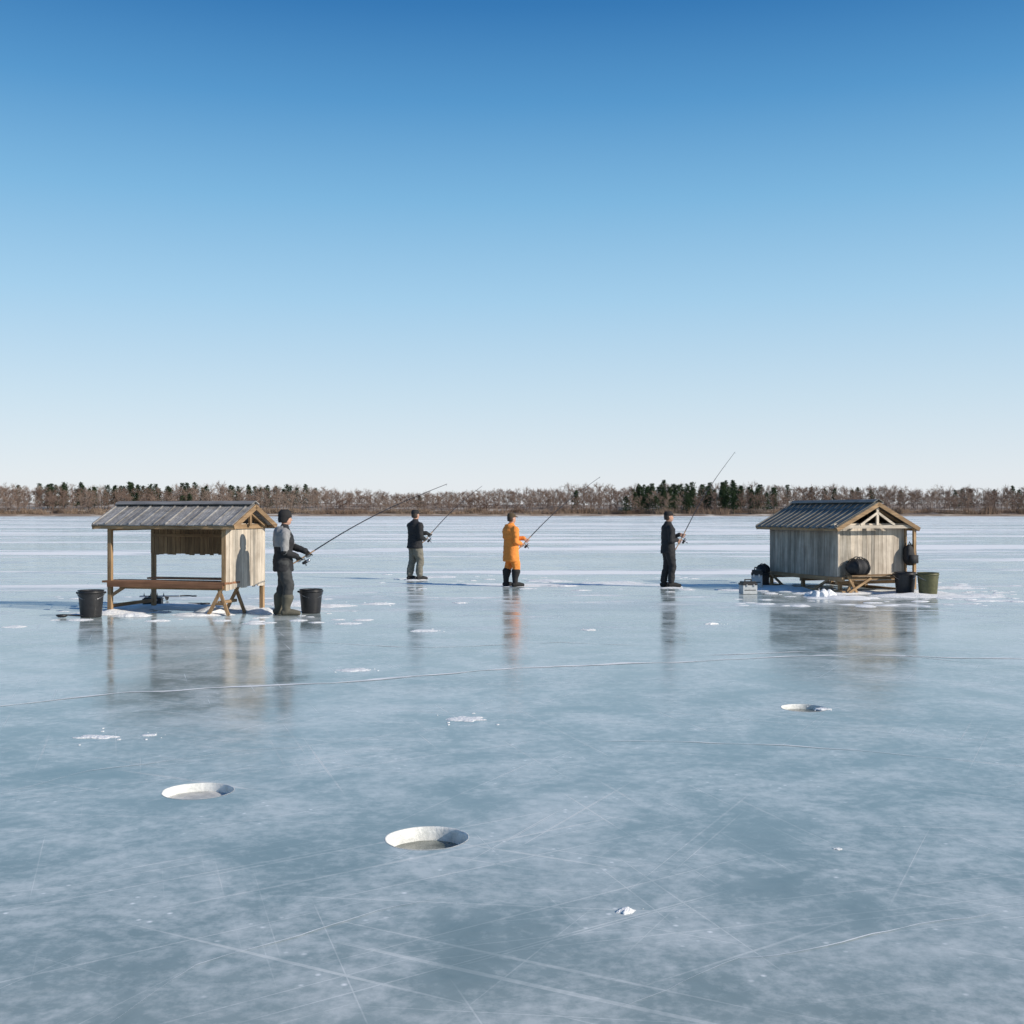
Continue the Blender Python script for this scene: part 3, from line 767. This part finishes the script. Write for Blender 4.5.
def tmat(name,a,b,c,sc=.12):
    t=NT(name); v=t.coord('Pos'); f=t.noise(v,sc,2,.6); t.l(t.ramp(f,[(.3,a),(.5,b),(.7,c)]),t.b.inputs['Base Color']); t.b.inputs['Roughness'].default_value=.9
    t.b.inputs['Specular IOR Level'].default_value=.1; return t.m
mB=tmat('bare_bark',(.17,.115,.09),(.24,.175,.14),(.32,.25,.20),.04)
mP=tmat('conifer_needles',(.03,.052,.026),(.042,.068,.034),(.06,.085,.042),.2)
mS=tmat('dry_brush',(.20,.14,.105),(.28,.205,.15),(.38,.295,.22),.05)
def proto(f,m,n,nm):
    r_=[]
    for _ in range(n):
        T=f(rng); r_.append(mesh_np(nm,T,np.arange(len(T)).reshape(-1,3),m))
    return r_
protoB=proto(bare_tree,mB,10,'bare_tree_mesh'); protoP=proto(pine,mP,6,'conifer_mesh'); protoS=proto(shrub,mS,5,'shrub_mesh')
def pxof(x,y): return 512+x/y*F
def top_px(p):
    return float(np.interp(p,[-400,0,60,150,310,335,420,500,560,630,660,760,800,900,1024,1500],[27,28,29,28,28,24,20,23,26,28,30,30,27,26,25,27]))
def conif(p,row):
    v=0.02
    if 30<p<322: v=.80 if row>=3 else .03
    if 632<p<775: v=.7 if row>=1 else .35
    if 775<=p<1024: v=.18 if row>=3 else .02
    if p<=30: v=.15 if row>=3 else .02
    return v
TL=empty('distant_treeline',(0,0,0))
def inst(me,x,y,z,sc,sz):
    o=bpy.data.objects.new('tree_part',me); scene.collection.objects.link(o); o.parent=TL
    o.location=(x,y,z); o.scale=(sc,sc,sz); o.rotation_euler=(0,0,rng.uniform(0,6.28))
rs=[.68,.80,.90,.98,1.02]
for row in range(5):
    x=-440.
    while x<440:
        x+=rng.uniform(2.2,4.6); dy=8+row*13+rng.uniform(-4,4); y=shore_y(x)+dy; p=pxof(x,y)
        z0=float(np.interp(dy,[8,20,45,70],[.8,1.4,2.7,4.0]))
        hv=1+.10*noise.noise(Vector((x*.045,2.,0)))+.07*noise.noise(Vector((x*.15,9.,row)))
        hh=(top_px(p)/F*y+1.75)*rs[row]*hv*rng.uniform(.9,1.04)-z0
        clump=noise.noise(Vector((x*.03,row*.3,5)))
        if rng.uniform()<conif(p,row)*(1+.9*clump):
            h2=hh*rng.uniform(.90,1.03); inst(protoP[rng.integers(6)],x,y,z0,max(h2,10)/12,h2/13)
        else: inst(protoB[rng.integers(10)],x,y,z0,max(hh,9)/12,hh/12)
x=-440.
while x<440:
    x+=rng.uniform(2.2,4.0); dy=rng.uniform(5,20); inst(protoS[rng.integers(5)],x,shore_y(x)+dy,.4+dy*.05,1,rng.uniform(.4,1.2))
# ---------------------------------------------------------------- light, sky, camera
az=Vector((.90,-.43)); az.normalize(); el=math.radians(27)
sd=Vector((az.x*math.cos(el),az.y*math.cos(el),math.sin(el)))
sun=bpy.data.lights.new('sun','SUN'); sun.energy=5.0; sun.angle=math.radians(.5); sun.color=(1,.915,.80)
so=bpy.data.objects.new('sun',sun); scene.collection.objects.link(so); so.rotation_euler=sd.to_track_quat('Z','Y').to_euler(); so.location=(20,-10,20)
w=bpy.data.worlds.new('World'); scene.world=w; w.use_nodes=True; nt=w.node_tree
bg=nt.nodes['Background']; sky=nt.nodes.new('ShaderNodeTexSky'); sky.sky_type='NISHITA'; sky.sun_disc=False
sky.sun_elevation=el; sky.sun_rotation=math.atan2(az.x,az.y); sky.air_density=1.0; sky.dust_density=.6; sky.ozone_density=2.0; sky.altitude=100
def lin(c): return tuple(((v/255)/12.92 if v/255<=.04045 else ((v/255+.055)/1.055)**2.4) for v in c)
tc=nt.nodes.new('ShaderNodeTexCoord'); sp=nt.nodes.new('ShaderNodeSeparateXYZ'); nt.links.new(tc.outputs['Generated'],sp.inputs[0])
rp=nt.nodes.new('ShaderNodeValToRGB'); nt.links.new(sp.outputs['Z'],rp.inputs['Fac'])
st=[(0,(234,237,242)),(.028,(229,236,243)),(.095,(204,226,241)),(.18,(166,209,238)),(.26,(126,185,226)),(.335,(84,153,207)),(.405,(46,119,182)),(.7,(30,84,145)),(1,(24,68,125))]
e=rp.color_ramp.elements
while len(e)<len(st): e.new(.5)
for i,(p,c) in enumerate(st): e[i].position=p; e[i].color=(*[v/.12 for v in lin(c)],1)
mx=nt.nodes.new('ShaderNodeMix'); mx.data_type='RGBA'; mx.inputs[0].default_value=.9
nt.links.new(sky.outputs['Color'],mx.inputs[6]); nt.links.new(rp.outputs['Color'],mx.inputs[7])
nt.links.new(mx.outputs[2],bg.inputs['Color']); bg.inputs['Strength'].default_value=.12
cam=bpy.data.cameras.new('camera'); co=bpy.data.objects.new('camera',cam); scene.collection.objects.link(co); scene.camera=co
co.location=(0,0,H); co.rotation_euler=(math.radians(90),0,0); cam.sensor_width=36; cam.lens=36*F/1024; cam.clip_end=6000; cam.clip_start=.1
scene.view_settings.view_transform='Standard'; scene.view_settings.look='None'; scene.view_settings.exposure=0
